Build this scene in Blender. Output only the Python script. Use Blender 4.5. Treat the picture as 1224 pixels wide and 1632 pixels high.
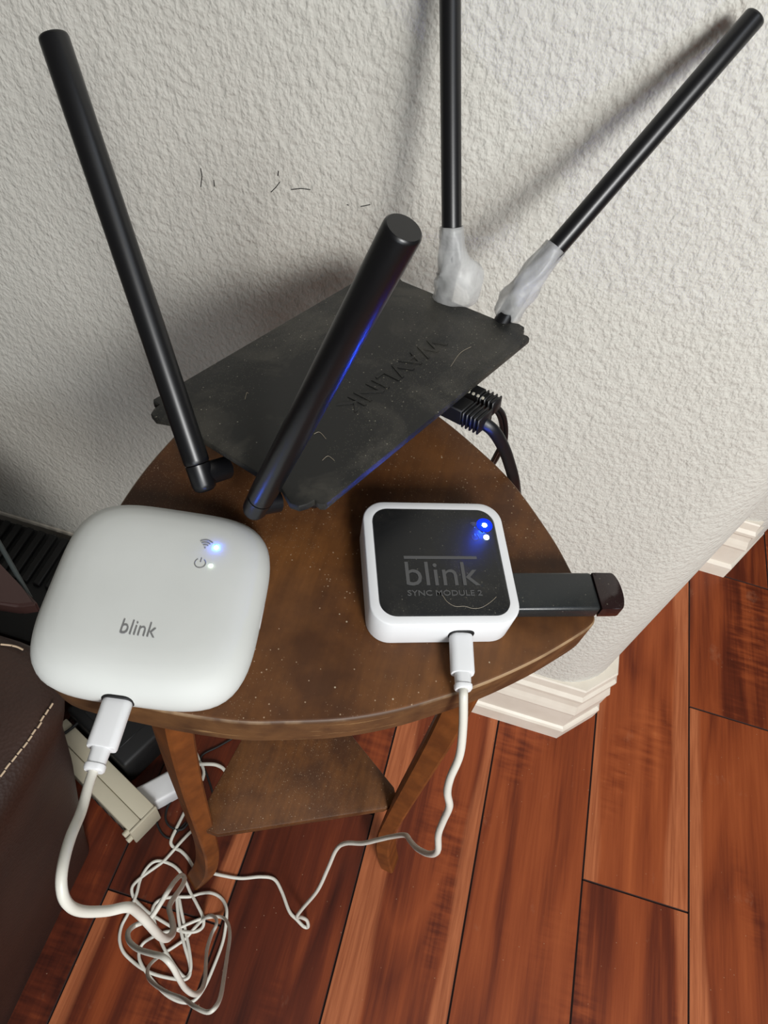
import bpy, bmesh, math, random
from mathutils import Vector, Matrix
from mathutils.geometry import tessellate_polygon

for _o in list(bpy.data.objects):
    bpy.data.objects.remove(_o)
SC = bpy.context.scene
COL = SC.collection
random.seed(7)

# ------------------------------------------------------------------ camera
CAM_H = 0.894
cam_d = bpy.data.cameras.new('camera')
cam = bpy.data.objects.new('camera', cam_d)
COL.objects.link(cam)
cam_d.sensor_fit = 'HORIZONTAL'
cam_d.sensor_width = 36.0
cam_d.lens = 36.0 * 1155.0 / 1224.0
cam_d.clip_start = 0.01
_r = ((0.95759, 0.252934, 0.138003), (0.284991, -0.760902, -0.582931), (-0.042437, 0.597539, -0.800716))
_m = Matrix(((_r[0][0], -_r[1][0], -_r[2][0], 0.0),
             (_r[0][1], -_r[1][1], -_r[2][1], 0.0),
             (_r[0][2], -_r[1][2], -_r[2][2], CAM_H),
             (0, 0, 0, 1)))
cam.matrix_world = _m
SC.camera = cam

# ------------------------------------------------------------------ world, lights, exposure
w = bpy.data.worlds.new('world'); SC.world = w; w.use_nodes = True
w.node_tree.nodes['Background'].inputs[0].default_value = (1.0, 0.95, 0.86, 1)
w.node_tree.nodes['Background'].inputs[1].default_value = 0.13

def area(name, loc, target, sx, sy, power, color, spread=180):
    d = bpy.data.lights.new(name, 'AREA'); d.shape = 'RECTANGLE'; d.size = sx; d.size_y = sy
    d.energy = power; d.color = color; d.spread = math.radians(spread)
    o = bpy.data.objects.new(name, d); COL.objects.link(o)
    o.location = loc
    o.rotation_euler = (Vector(target) - Vector(loc)).to_track_quat('-Z', 'Y').to_euler()
    return o
area('window_light_right', (0.70, -1.00, 1.55), (0.5, 0.4, 0.4), 0.30, 0.34, 11, (1.0, 0.985, 0.95), 120)
area('broad_fill_right', (1.20, -1.40, 1.80), (1.1, 0.4, 0.3), 1.0, 0.8, 28, (0.97, 0.985, 1.0), 120)  # broad fill added for the brightness gradient, not a window of its own
area('window_light_front', (0.60, -1.9, 0.95), (0.0, 0.2, 0.5), 0.9, 0.7, 13, (0.84, 0.92, 1.0))
area('overhead_fill', (0.95, -0.25, 2.35), (0.0, 0.2, 0.6), 0.9, 0.5, 5, (0.80, 0.88, 1.0))  # added overhead fill, placed to put a highlight along the antennas

vs = SC.view_settings
vs.view_transform = 'Standard'; vs.look = 'None'; vs.gamma = 1.0; vs.use_curve_mapping = False
vs.exposure = -0.43

# ------------------------------------------------------------------ helpers
def lin(r, g, b):
    f = lambda c: (c / 255.0) / 12.92 if c / 255.0 <= 0.04045 else ((c / 255.0 + 0.055) / 1.055) ** 2.4
    return (f(r), f(g), f(b), 1.0)

def tag(o, label=None, cat=None, group=None, kind=None):
    if label: o['label'] = label
    if cat: o['category'] = cat
    if group: o['group'] = group
    if kind: o['kind'] = kind
    return o

WM = {}
def empty(name, mat, label, cat, group=None):
    o = bpy.data.objects.new(name, None); COL.objects.link(o)
    o.empty_display_size = 0.02
    o.matrix_world = mat; WM[o.name] = mat.copy()
    return tag(o, label, cat, group)

def obj(name, bm, mats, parent=None, local=False, smooth=True):
    """links the bmesh as one object; bm is in world space unless local (then in the parent's space)"""
    me = bpy.data.meshes.new(name)
    if parent is not None and not local:
        bmesh.ops.transform(bm, matrix=WM[parent.name].inverted(), verts=bm.verts)
    bmesh.ops.recalc_face_normals(bm, faces=bm.faces)
    bm.to_mesh(me); bm.free()
    if not isinstance(mats, (list, tuple)): mats = [mats]
    for m in mats: me.materials.append(m)
    for p in me.polygons: p.use_smooth = smooth
    if smooth:
        try: me.set_sharp_from_angle(angle=math.radians(40))
        except Exception: pass
    o = bpy.data.objects.new(name, me); COL.objects.link(o)
    if parent is not None:
        o.parent = parent; WM[o.name] = WM[parent.name]
    else:
        WM[o.name] = Matrix.Identity(4)
    return o

def recenter(o):
    """moves a top-level mesh's origin to the base of its own bounds"""
    me = o.data
    xs = [v.co for v in me.vertices]
    c = Vector(((min(v.x for v in xs) + max(v.x for v in xs)) / 2, (min(v.y for v in xs) + max(v.y for v in xs)) / 2, min(v.z for v in xs)))
    me.transform(Matrix.Translation(-c)); o.location = c
    WM[o.name] = Matrix.Translation(c)
    return o

def add_box(bm, lo, hi, M=None, bev=0.0, seg=2):
    r = bmesh.ops.create_cube(bm, size=1.0)
    vs_ = r['verts']
    for v in vs_:
        v.co = Vector(((lo[i] + hi[i]) / 2 + v.co[i] * (hi[i] - lo[i]) for i in range(3)))
    if bev > 0:
        es = list({e for v in vs_ for e in v.link_edges})
        g = bmesh.ops.bevel(bm, geom=es, offset=bev, segments=seg, profile=0.5, affect='EDGES')
        vs_ = list({v for f in g['faces'] for v in f.verts} | {v for v in vs_ if v.is_valid})
    if M is not None:
        bmesh.ops.transform(bm, matrix=M, verts=vs_)
    return vs_

def smooth_path(P, n=8, closed=False):
    P = [Vector(p) for p in P]; out = []
    N = len(P)
    rng = range(N) if closed else range(N - 1)
    for i in rng:
        if closed: p0, p1, p2, p3 = P[(i - 1) % N], P[i], P[(i + 1) % N], P[(i + 2) % N]
        else: p0, p1, p2, p3 = P[max(i - 1, 0)], P[i], P[i + 1], P[min(i + 2, N - 1)]
        for k in range(n):
            t = k / n
            out.append(0.5 * ((2 * p1) + (p2 - p0) * t + (2 * p0 - 5 * p1 + 4 * p2 - p3) * t * t + (3 * p1 - p0 - 3 * p2 + p3) * t ** 3))
    if not closed: out.append(P[-1])
    return out

def add_tube(bm, pts, rad, seg=10, flat=1.0, flat_dir=None):
    pts = [Vector(p) for p in pts]
    n = len(pts)
    rf = rad if callable(rad) else (lambda i: rad)
    prev = None; rings = []
    for i, p in enumerate(pts):
        t = (pts[min(i + 1, n - 1)] - pts[max(i - 1, 0)]).normalized()
        if prev is None:
            a = Vector(flat_dir) if flat_dir else (Vector((0, 0, 1)) if abs(t.z) < 0.9 else Vector((1, 0, 0)))
            u = (a - t * a.dot(t)).normalized()
        else:
            u = (prev - t * prev.dot(t)).normalized()
        prev = u; v = t.cross(u)
        r = rf(i)
        rings.append([bm.verts.new(p + u * (r * math.cos(2 * math.pi * k / seg)) + v * (r * flat * math.sin(2 * math.pi * k / seg))) for k in range(seg)])
    for a, b in zip(rings, rings[1:]):
        for k in range(seg):
            bm.faces.new((a[k], a[(k + 1) % seg], b[(k + 1) % seg], b[k]))
    bm.faces.new(rings[0][::-1]); bm.faces.new(rings[-1])
    return rings

def rrect(hx, hy, r, n=6):
    out = []
    for cx, cy, a0 in ((hx - r, hy - r, 0), (-hx + r, hy - r, 90), (-hx + r, -hy + r, 180), (hx - r, -hy + r, 270)):
        for k in range(n + 1):
            a = math.radians(a0 + 90 * k / n)
            out.append((cx + r * math.cos(a), cy + r * math.sin(a)))
    return out

def superell(a, b, n, N=72):
    out = []
    for k in range(N):
        t = 2 * math.pi * k / N
        c, s = math.cos(t), math.sin(t)
        f = (abs(c) ** n + abs(s) ** n) ** (-1.0 / n)
        out.append((a * c * f, b * s * f))
    return out

def loft(bm, rings, cap=True):
    """rings: list of lists of 3D points with equal count"""
    R = [[bm.verts.new(p) for p in ring] for ring in rings]
    n = len(R[0])
    for a, b in zip(R, R[1:]):
        for k in range(n):
            bm.faces.new((a[k], a[(k + 1) % n], b[(k + 1) % n], b[k]))
    if cap:
        bm.faces.new(R[0][::-1]); bm.faces.new(R[-1])
    return R

def inset_outline(o, d):
    n = len(o); out = []
    area2 = sum(o[i][0] * o[(i + 1) % n][1] - o[(i + 1) % n][0] * o[i][1] for i in range(n))
    sg = 1 if area2 > 0 else -1
    for i in range(n):
        p0, p1, p2 = Vector(o[i - 1]).to_2d(), Vector(o[i]).to_2d(), Vector(o[(i + 1) % n]).to_2d()
        t = (p2 - p0)
        if t.length < 1e-9: out.append(tuple(p1)); continue
        t.normalize()
        nrm = Vector((-t.y, t.x)) * sg
        out.append(tuple(p1 + nrm * d))
    return out

def add_prism(bm, outline, z0, z1, bev=0.001, steps=3, both=True):
    n = len(outline)
    prof = []
    if both:
        for k in range(steps + 1):
            a = math.pi / 2 * k / steps
            prof.append((bev * (1 - math.sin(a)), z0 + bev * (1 - math.cos(a))))
    else: prof.append((0, z0))
    for k in range(steps + 1):
        a = math.pi / 2 * k / steps
        prof.append((bev * (1 - math.cos(a)), z1 - bev * (1 - math.sin(a))))
    rings = []
    for d, z in prof:
        o = inset_outline(outline, d) if d > 1e-9 else outline
        rings.append([Vector((p[0], p[1], z)) for p in o])
    return loft(bm, rings)

def text_bm(body, width, height, depth, M, bold=0.0):
    cu = bpy.data.curves.new('lettering', 'FONT')
    cu.body = body; cu.extrude = 0.02; cu.offset = bold; cu.resolution_u = 3
    cu.align_x = 'LEFT'
    o = bpy.data.objects.new('lettering', cu); COL.objects.link(o)
    dg = bpy.context.evaluated_depsgraph_get(); dg.update()
    me = bpy.data.meshes.new_from_object(o.evaluated_get(dg))
    bm = bmesh.new(); bm.from_mesh(me)
    bpy.data.objects.remove(o); bpy.data.curves.remove(cu); bpy.data.meshes.remove(me)
    xs = [v.co.x for v in bm.verts]; ys = [v.co.y for v in bm.verts]; zs = [v.co.z for v in bm.verts]
    x0, x1, y0, y1, z0, z1 = min(xs), max(xs), min(ys), max(ys), min(zs), max(zs)
    for v in bm.verts:
        v.co = Vector(((v.co.x - x0) / (x1 - x0) * width, (v.co.y - y0) / (y1 - y0) * height, (v.co.z - z0) / (z1 - z0) * depth))
    bmesh.ops.transform(bm, matrix=M, verts=bm.verts)
    return bm

def T(x, y, z=0.0, rz=0.0): return Matrix.Translation((x, y, z)) @ Matrix.Rotation(rz, 4, 'Z')

# ------------------------------------------------------------------ materials
class NT:
    def __init__(s, name):
        s.m = bpy.data.materials.new(name); s.m.use_nodes = True
        s.t = s.m.node_tree; s.b = s.t.nodes['Principled BSDF']
    def n(s, typ, **kw):
        nd = s.t.nodes.new(typ)
        for k, v in kw.items():
            if k.startswith('i_'):
                key = k[2:]; key = int(key) if key.isdigit() else key.replace('_', ' ')
                s.set(nd.inputs[key], v)
            else: setattr(nd, k, v)
        return nd
    def set(s, sock, v):
        if isinstance(v, bpy.types.NodeSocket): s.t.links.new(v, sock)
        else: sock.default_value = v
    def math(s, op, a, b=0.0, c=None, clamp=False):
        nd = s.t.nodes.new('ShaderNodeMath'); nd.operation = op; nd.use_clamp = clamp
        s.set(nd.inputs[0], a); s.set(nd.inputs[1], b)
        if c is not None: s.set(nd.inputs[2], c)
        return nd.outputs[0]
    def mix(s, f, a, b):
        nd = s.t.nodes.new('ShaderNodeMix'); nd.data_type = 'RGBA'
        s.set(nd.inputs[0], f); s.set(nd.inputs[6], a); s.set(nd.inputs[7], b)
        return nd.outputs[2]
    def mapr(s, v, a, b, c=0.0, d=1.0):
        nd = s.n('ShaderNodeMapRange', i_0=v, i_1=a, i_2=b, i_3=c, i_4=d)
        return nd.outputs[0]
    def coords(s, scale=(1, 1, 1), kind='Object'):
        tc = s.n('ShaderNodeTexCoord')
        mp = s.n('ShaderNodeMapping', i_0=tc.outputs[kind]); mp.inputs[3].default_value = scale
        return mp.outputs[0]
    def noise(s, vec, scale, detail=3, rough=0.5, dist=0.0):
        nd = s.n('ShaderNodeTexNoise', i_Vector=vec, i_Scale=scale, i_Detail=detail, i_Roughness=rough, i_Distortion=dist)
        return nd.outputs[0]
    def bump(s, h, strength=0.3, dist=0.001):
        nd = s.n('ShaderNodeBump', i_Height=h, i_Strength=strength, i_Distance=dist)
        s.t.links.new(nd.outputs[0], s.b.inputs['Normal']); return nd
    def P(s, **kw):
        for k, v in kw.items(): s.set(s.b.inputs[k.replace('_', ' ')], v)
        return s.m
    def dust(s, vec, base, scale=900, keep=0.82, size=0.16, amt=0.5, col=(0.45, 0.40, 0.33, 1), patch=14):
        vo = s.n('ShaderNodeTexVoronoi', i_Vector=vec, i_Scale=scale)
        near = s.math('LESS_THAN', vo.outputs['Distance'], size)
        sep = s.n('ShaderNodeSeparateColor', i_0=vo.outputs['Color'])
        dens = s.mapr(s.noise(vec, patch, 3), 0.4, 0.65, 1.0, keep)
        on = s.math('GREATER_THAN', sep.outputs[0], dens)
        f = s.math('MULTIPLY', near, on); f = s.math('MULTIPLY', f, amt)
        return s.mix(f, base, col)

def plain(name, col, rough=0.5, **kw):
    k = NT(name)
    v = k.coords()
    n = k.noise(v, 60, 3)
    c = k.mix(k.mapr(n, 0.3, 0.7, 0.0, 0.10), col, (col[0] * 0.7, col[1] * 0.7, col[2] * 0.7, 1))
    k.P(Base_Color=c, Roughness=rough, **kw)
    return k.m

def m_wall():
    k = NT('orange_peel_wall_paint'); v = k.coords()
    big = k.noise(v, 3.0, 3)
    c = k.mix(k.mapr(big, 0.35, 0.65), lin(205, 203, 194), lin(198, 195, 186))
    k.P(Base_Color=c, Roughness=0.75)
    v2 = k.coords((1.0, 1.0, 0.75))
    a = k.noise(v2, 300, 2, 0.5, 0.1)
    b_ = k.noise(v2, 140, 2, 0.5, 0.0)
    h = k.math('ADD', k.mapr(a, 0.36, 0.66), k.math('MULTIPLY', k.mapr(b_, 0.35, 0.65), 0.7))
    k.bump(h, 0.55, 0.0011)
    return k.m

def m_trim():
    k = NT('satin_white_trim_paint'); v = k.coords()
    c = k.mix(k.mapr(k.noise(v, 25, 3), 0.4, 0.7), lin(222, 214, 200), lin(212, 203, 188))
    k.P(Base_Color=c, Roughness=0.45)
    k.bump(k.noise(v, 200, 2), 0.1, 0.0005)
    return k.m

def m_plank():
    k = NT('acacia_plank')
    def at(n): return k.n('ShaderNodeAttribute', attribute_type='OBJECT', attribute_name=n).outputs['Fac']
    tone, sl, sr, seed = at('tone'), at('sap_left'), at('sap_right'), at('seed')
    tc = k.n('ShaderNodeTexCoord')
    sep = k.n('ShaderNodeSeparateXYZ', i_0=tc.outputs['Object'])
    X, Y = sep.outputs[0], sep.outputs[1]
    sd = k.math('MULTIPLY', seed, 7.31)
    def vec(sx, sy, off):
        return k.n('ShaderNodeCombineXYZ', i_0=k.math('MULTIPLY', X, sx), i_1=k.math('MULTIPLY', Y, sy), i_2=k.math('ADD', sd, off)).outputs[0]
    fig = k.noise(vec(11, 1.7, 0.0), 1.0, 2, 0.45, 0.5)
    rings = k.math('PINGPONG', k.math('MULTIPLY', fig, 11.0), 1.0)
    fine = k.noise(vec(300, 11, 3.0), 1.0, 4, 0.6, 0.3)
    mid = k.noise(vec(30, 2.0, 5.0), 1.0, 3, 0.5, 0.5)
    cross = k.noise(vec(25, 150, 9.0), 1.0, 3, 0.5)
    crossm = k.mapr(k.noise(vec(12, 5, 12.0), 1.0, 1), 0.52, 0.64)
    s = k.math('ADD', k.math('MULTIPLY', rings, 0.13), k.math('MULTIPLY', mid, 0.55))
    s = k.math('ADD', s, k.math('ADD', k.math('MULTIPLY', fine, 0.22), 0.14))
    s = k.math('ADD', s, k.math('MULTIPLY', k.math('MULTIPLY', k.math('SUBTRACT', cross, 0.5), 0.45), crossm))
    s = k.math('ADD', s, k.math('MULTIPLY', k.math('SUBTRACT', tone, 0.5), 0.55))
    ramp = k.n('ShaderNodeValToRGB', i_0=s)
    e = ramp.color_ramp.elements
    e[0].position = 0.30; e[0].color = lin(56, 20, 10)
    e[1].position = 1.0; e[1].color = lin(184, 108, 62)
    for p, c in ((0.48, lin(92, 38, 19)), (0.62, lin(130, 61, 30)), (0.80, lin(156, 80, 42))):
        x = e.new(p); x.color = c
    wob = k.math('MULTIPLY', k.math('SUBTRACT', k.noise(vec(2, 2.6, 21.0), 1.0, 2), 0.5), 0.045)
    half = 0.0635
    dl = k.math('SUBTRACT', k.math('ADD', sl, wob), k.math('ADD', X, half))
    dr = k.math('SUBTRACT', k.math('ADD', sr, wob), k.math('SUBTRACT', half, X))
    ml = k.math('MULTIPLY', k.mapr(dl, -0.003, 0.003), k.math('GREATER_THAN', sl, 0.001))
    mr = k.math('MULTIPLY', k.mapr(dr, -0.003, 0.003), k.math('GREATER_THAN', sr, 0.001))
    sap = k.math('MAXIMUM', ml, mr)
    sapc = k.mix(k.mapr(fine, 0.35, 0.65), lin(146, 80, 48), lin(176, 104, 66))
    c = k.mix(k.math('MULTIPLY', sap, 0.9), ramp.outputs[0], sapc)
    vo = k.n('ShaderNodeTexVoronoi', i_Vector=tc.outputs['Object'], i_Scale=260.0)
    sp = k.n('ShaderNodeSeparateColor', i_0=vo.outputs['Color'])
    f = k.math('MULTIPLY', k.math('LESS_THAN', vo.outputs['Distance'], 0.13), k.math('GREATER_THAN', sp.outputs[0], 0.975))
    c = k.mix(k.math('MULTIPLY', f, 0.4), c, lin(190, 160, 130))
    # dusty smudges
    sm = k.mapr(k.noise(vec(22, 15, 33.0), 1.0, 5, 0.7), 0.64, 0.78, 0.0, 0.25)
    c = k.mix(sm, c, lin(170, 130, 105))
    k.P(Base_Color=c, Roughness=0.45, Specular_IOR_Level=0.25)
    k.bump(fine, 0.12, 0.0004)
    return k.m

def m_table(name, dusty=True, bright=1.0, orange=0.0):
    k = NT(name); v = k.coords()
    n1 = k.noise(v, 26, 5, 0.6); n2 = k.noise(k.coords((300, 24, 60)), 1.0, 3)
    a, b = lin(68, 39, 18), lin(112, 70, 33)
    if orange: a, b = lin(98, 54, 23), lin(136, 78, 34)
    c = k.mix(k.mapr(n1, 0.35, 0.68), a, b)
    c = k.mix(k.mapr(n2, 0.35, 0.65, 0.0, 0.35), c, (a[0] * 0.7, a[1] * 0.7, a[2] * 0.7, 1))
    if dusty:
        c = k.mix(k.mapr(k.noise(v, 9, 4, 0.6), 0.45, 0.75, 0.0, 0.16), c, lin(126, 98, 78))
        c = k.dust(v, c, 1300, 0.45, 0.26, 0.35, lin(150, 126, 100), 12)
        c = k.dust(v, c, 700, 0.80, 0.22, 0.6, lin(176, 152, 126))
        c = k.dust(v, c, 260, 0.93, 0.10, 0.6, lin(200, 185, 160), 9)
    k.P(Base_Color=c, Roughness=0.5, Specular_IOR_Level=0.28)
    k.bump(k.noise(v, 300, 3), 0.12, 0.0004)
    return k.m

def m_rim():
    k = NT('worn_stained_edge'); v = k.coords()
    base = k.mix(k.mapr(k.noise(v, 60, 4, 0.6), 0.35, 0.65), lin(72, 47, 26), lin(102, 70, 40))
    wear = k.mapr(k.noise(k.coords((26, 26, 420)), 1.0, 5, 0.75), 0.60, 0.72)
    c = k.mix(k.math('MULTIPLY', wear, 0.75), base, lin(178, 142, 96))
    k.P(Base_Color=c, Roughness=0.5)
    return k.m

def m_black(name, col, rough, dusty=0.0, scale=800):
    k = NT(name); v = k.coords()
    c = col
    if dusty:
        c = k.mix(k.mapr(k.noise(v, 24, 5, 0.65, 0.6), 0.50, 0.66, 0.0, 0.22 * dusty), c, lin(104, 99, 88))
        c = k.dust(v, c, 1500, 0.20, 0.28, 0.30 * dusty, lin(120, 116, 102), 16)
        c = k.dust(v, c, scale, 0.86, 0.22, 0.5 * dusty, lin(160, 155, 138), 20)
    n = k.noise(v, 300, 3)
    k.P(Base_Color=c, Roughness=rough)
    if dusty: k.bump(n, 0.15, 0.0003)
    return k.m

def m_leather():
    k = NT('dark_brown_leather'); v = k.coords()
    n = k.noise(v, 14, 4)
    c = k.mix(k.mapr(n, 0.35, 0.65), lin(44, 28, 22), lin(56, 36, 28))
    k.P(Base_Color=c, Roughness=0.5)
    vo = k.n('ShaderNodeTexVoronoi', i_Vector=v, i_Scale=420.0)
    k.bump(k.math('ADD', vo.outputs['Distance'], k.noise(v, 30, 3)), 0.3, 0.0008)
    return k.m

def m_tape():
    k = NT('frosted_tape'); v = k.coords()
    out = k.t.nodes['Material Output']
    k.P(Base_Color=lin(226, 226, 224), Roughness=0.35, Alpha=1.0)
    k.bump(k.noise(v, 90, 3, 0.5, 1.0), 0.3, 0.002)
    tl = k.n('ShaderNodeBsdfTranslucent', i_0=(0.8, 0.8, 0.8, 1))
    tr = k.n('ShaderNodeBsdfTransparent')
    m1 = k.n('ShaderNodeMixShader', i_0=0.35, i_1=k.b.outputs[0], i_2=tl.outputs[0])
    f = k.mapr(k.noise(v, 60, 3, 0.6, 1.0), 0.35, 0.65, 0.50, 0.68)
    m2 = k.n('ShaderNodeMixShader', i_0=f, i_1=m1.outputs[0], i_2=tr.outputs[0])
    k.t.links.new(m2.outputs[0], out.inputs[0])
    return k.m

def m_emit(name, col, s):
    k = NT(name)
    k.P(Base_Color=(0.8, 0.8, 0.8, 1), Emission_Color=col, Emission_Strength=s)
    return k.m

M = {}
M['wall'] = m_wall(); M['trim'] = m_trim(); M['plank'] = m_plank()
M['subfloor'] = plain('dark_joint', lin(44, 20, 13), 0.9)
M['table'] = m_table('dark_stained_wood'); M['leg'] = m_table('amber_stained_wood', False, 1, 1)
M['shelf'] = m_table('brown_stained_shelf', True)
M['rim'] = m_rim()
def m_worn():
    k = NT('worn_edge_line'); v = k.coords()
    f = k.mapr(k.noise(v, 30, 4, 0.6), 0.42, 0.58)
    k.P(Base_Color=k.mix(f, lin(80, 54, 32), lin(150, 122, 90)), Roughness=0.55); return k.m
M['worn'] = m_worn()
M['router'] = m_black('dusty_black_plastic', lin(19, 19, 17), 0.55, 1.0, 700)
M['router_side'] = m_black('gloss_black_plastic', lin(16, 16, 17), 0.22)
M['ant'] = m_black('satin_black_plastic', lin(12, 12, 14), 0.34)
M['rubber'] = m_black('black_rubber', lin(13, 14, 16), 0.42)
M['panel'] = m_black('dusty_black_panel', lin(20, 21, 22), 0.38, 0.55, 900)
M['emboss'] = plain('worn_grey_black_lettering', lin(78, 78, 78), 0.5)
M['dark'] = m_black('black_matt_plastic', lin(9, 9, 10), 0.6)
M['stick'] = m_black('black_anodised_case', lin(30, 33, 34), 0.32, 0.35, 700)
M['cap'] = m_black('glossy_smoked_cap', lin(34, 20, 20), 0.12, 0.3, 600)
M['white'] = plain('matt_white_plastic', lin(206, 208, 204), 0.62)
M['white2'] = plain('smooth_white_plastic', lin(226, 227, 228), 0.4)
M['cord'] = plain('white_cord', lin(214, 211, 200), 0.42)
M['beige'] = plain('aged_beige_plastic', lin(190, 182, 160), 0.5)
M['beige_dark'] = plain('beige_seam', lin(92, 84, 72), 0.7)
M['print'] = plain('grey_print', lin(120, 120, 120), 0.5)
M['blackprint'] = plain('dark_grey_print', lin(66, 66, 70), 0.5)
M['leather'] = m_leather()
M['leather2'] = plain('purplish_brown_leather', lin(62, 42, 39), 0.4)
M['thread'] = plain('pale_thread', lin(202, 178, 150), 0.7)
M['tape'] = m_tape()
M['hair'] = plain('fine_lint', lin(150, 140, 122), 0.6)
M['led_blue'] = m_emit('blue_led', (0.012, 0.08, 1.0, 1), 5500)
M['led_blue_core'] = m_emit('pale_blue_led', (0.02, 0.12, 1.0, 1), 300)
M['led_green'] = m_emit('pale_green_led', (0.75, 1.0, 0.75, 1), 9)
M['led_halo'] = m_emit('blue_bloom_glow', (0.0, 0.03, 1.0, 1), 1.5)  # emissive blue painted in as lens bloom round the small hub's light
M['led_halo'].node_tree.nodes['Principled BSDF'].inputs['Base Color'].default_value = (0.01, 0.01, 0.02, 1)
M['led_halo'].node_tree.nodes['Principled BSDF'].inputs['Specular IOR Level'].default_value = 0.0
M['pins'] = plain('pale_contacts', lin(190, 185, 170), 0.3)

# ------------------------------------------------------------------ setting: walls
YW = 0.412                      # the wall's face behind the table
def arc(cx, cy, r, a0, a1, n=10):
    return [(cx + r * math.cos(math.radians(a0 + (a1 - a0) * k / n)), cy + r * math.sin(math.radians(a0 + (a1 - a0) * k / n))) for k in range(n + 1)]
XS, RB = 0.286, 0.075
XF, YF = 0.530, 0.750
out = [(-1.3, YW), (XS - RB, YW)] + arc(XS - RB, YW + RB, RB, -90, 0)[1:] + [(XS, YF)]
out1 = out + [(XS, 1.0), (-1.3, 1.0)]
bm = bmesh.new()
loft(bm, [[Vector((x, y, z)) for x, y in out1] for z in (0.0, 2.4)])
wall_a = tag(obj('wall_back', bm, M['wall']), kind='structure')
out2 = [(XS, YF), (XF - RB, YF)] + arc(XF - RB, YF + RB, RB, -90, 0)[1:] + [(XF, 1.9), (XS, 1.9)]
bm = bmesh.new()
loft(bm, [[Vector((x, y, z)) for x, y in out2] for z in (0.0, 2.4)])
wall_b = tag(obj('wall_far', bm, M['wall']), kind='structure')

def scuff(pts, w=0.0007):
    bm = bmesh.new(); add_tube(bm, [(x, YW - 0.0002, z) for x, z in pts], w, 5); return bm

# baseboards: profile (distance proud of the wall, height), mitred round the corners
PROF = [(-0.030, 0.0), (0.0165, 0.0), (0.0165, 0.024), (0.0145, 0.027), (0.0115, 0.029), (0.0115, 0.066), (0.0125, 0.070),
        (0.0105, 0.076), (0.0075, 0.083), (0.0065, 0.092), (0.0085, 0.096), (0.0085, 0.101), (0.0045, 0.106), (0.0035, 0.118), (0.002, 0.120), (-0.030, 0.120)]
def baseboard(name, path):
    P = [Vector(p) for p in path]; n = len(P); bm = bmesh.new(); rings = []
    for i, p in enumerate(P):
        ns = []
        if i > 0: d = (P[i] - P[i - 1]).normalized(); ns.append(Vector((d.y, -d.x)))
        if i < n - 1: d = (P[i + 1] - P[i]).normalized(); ns.append(Vector((d.y, -d.x)))
        m = ns[0] if len(ns) == 1 else (ns[0] + ns[1]) / (1 + ns[0].dot(ns[1]))
        rings.append([bm.verts.new((p.x + m.x * a, p.y + m.y * a, z)) for a, z in PROF])
    for a, b in zip(rings, rings[1:]):
        for k in range(len(PROF) - 1):
            bm.faces.new((a[k], a[k + 1], b[k + 1], b[k]))
    bm.faces.new(rings[0]); bm.faces.new(rings[-1][::-1])
    o = obj(name, bm, M['trim'], smooth=False)
    return tag(o, kind='structure')
baseboard('baseboard_back', [(-1.3, YW), (0.2515, YW), (0.2515 + 0.0345, YW + 0.0345), (XS, YF - 0.001)])
baseboard('baseboard_far', [(XS + 0.001, YF), (XF - 0.05, YF), (XF, YF + 0.08), (XF, 1.9)])

# ------------------------------------------------------------------ setting: plank floor
bm = bmesh.new(); add_box(bm, (-1.3, -0.7, -0.03), (1.9, 2.6, -0.0125))
floor = tag(obj('floor', bm, M['subfloor'], smooth=False), kind='structure')
S0, BW = 0.0536, 0.127
# column index -> (joints in y, [(tone, sap_left, sap_right) for each plank from the front])
COLS = {
    -4: ([0.2], [(0.2, 0, 0), (0.2, 0, 0)]),
    -3: ([-0.3, 0.5], [(0.2, 0, 0), (0.12, 0, 0), (0.2, 0, 0)]),
    -2: ([0.0815], [(0.40, 0.016, 0.0), (0.15, 0, 0.018)]),
    -1: ([-0.35, 0.236, 1.1], [(0.5, 0, 0), (0.24, 0, 0), (0.35, 0, 0), (0.4, 0, 0)]),
    0: ([-0.5, 0.9], [(0.5, 0, 0), (0.46, 0.026, 0.012), (0.4, 0, 0)]),
    1: ([-0.6, 0.95], [(0.5, 0, 0), (0.52, 0, 0), (0.4, 0, 0)]),
    2: ([0.2374, 1.2], [(0.36, 0, 0.011), (0.60, 0.016, 0.026), (0.5, 0, 0)]),
    3: ([-0.45, 0.4967, 0.736, 1.5], [(0.5, 0, 0), (0.5, 0.020, 0), (0.42, 0, 0), (0.4, 0, 0), (0.5, 0, 0)]),
    4: ([0.1, 0.9], [(0.5, 0, 0), (0.45, 0, 0), (0.5, 0, 0)]),
}
rnd = random.Random(3)
npl = 0
for c in range(-10, 15):
    x0 = S0 + BW * c
    if c in COLS: js, props = COLS[c]
    else:
        a = rnd.uniform(-0.6, 0.2); js = [a, a + 0.85, a + 1.7]
        props = [(rnd.uniform(0.3, 0.6), rnd.choice((0, 0, 0.02)), rnd.choice((0, 0, 0.02))) for _ in range(4)]
    ys = [-0.7] + js + [2.6]
    for k, (ya, yb) in enumerate(zip(ys, ys[1:])):
        pr = props[min(k, len(props) - 1)]
        bm = bmesh.new(); h = (yb - ya) / 2
        add_box(bm, (-BW / 2 + 0.0003, -h + 0.0003, -0.012), (BW / 2 - 0.0003, h - 0.0003, 0.0), None, 0.0009, 1)
        o = obj('plank', bm, [M['plank'], M['subfloor']], floor, local=True, smooth=False)
        for p in o.data.polygons:
            if abs(p.normal.z) < 0.95: p.material_index = 1
        o.location = (x0 + BW / 2, (ya + yb) / 2, 0)
        o['tone'] = float(pr[0]); o['sap_left'] = float(pr[1]); o['sap_right'] = float(pr[2]); o['seed'] = float(npl * 1.7 + 0.3)
        npl += 1

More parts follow.
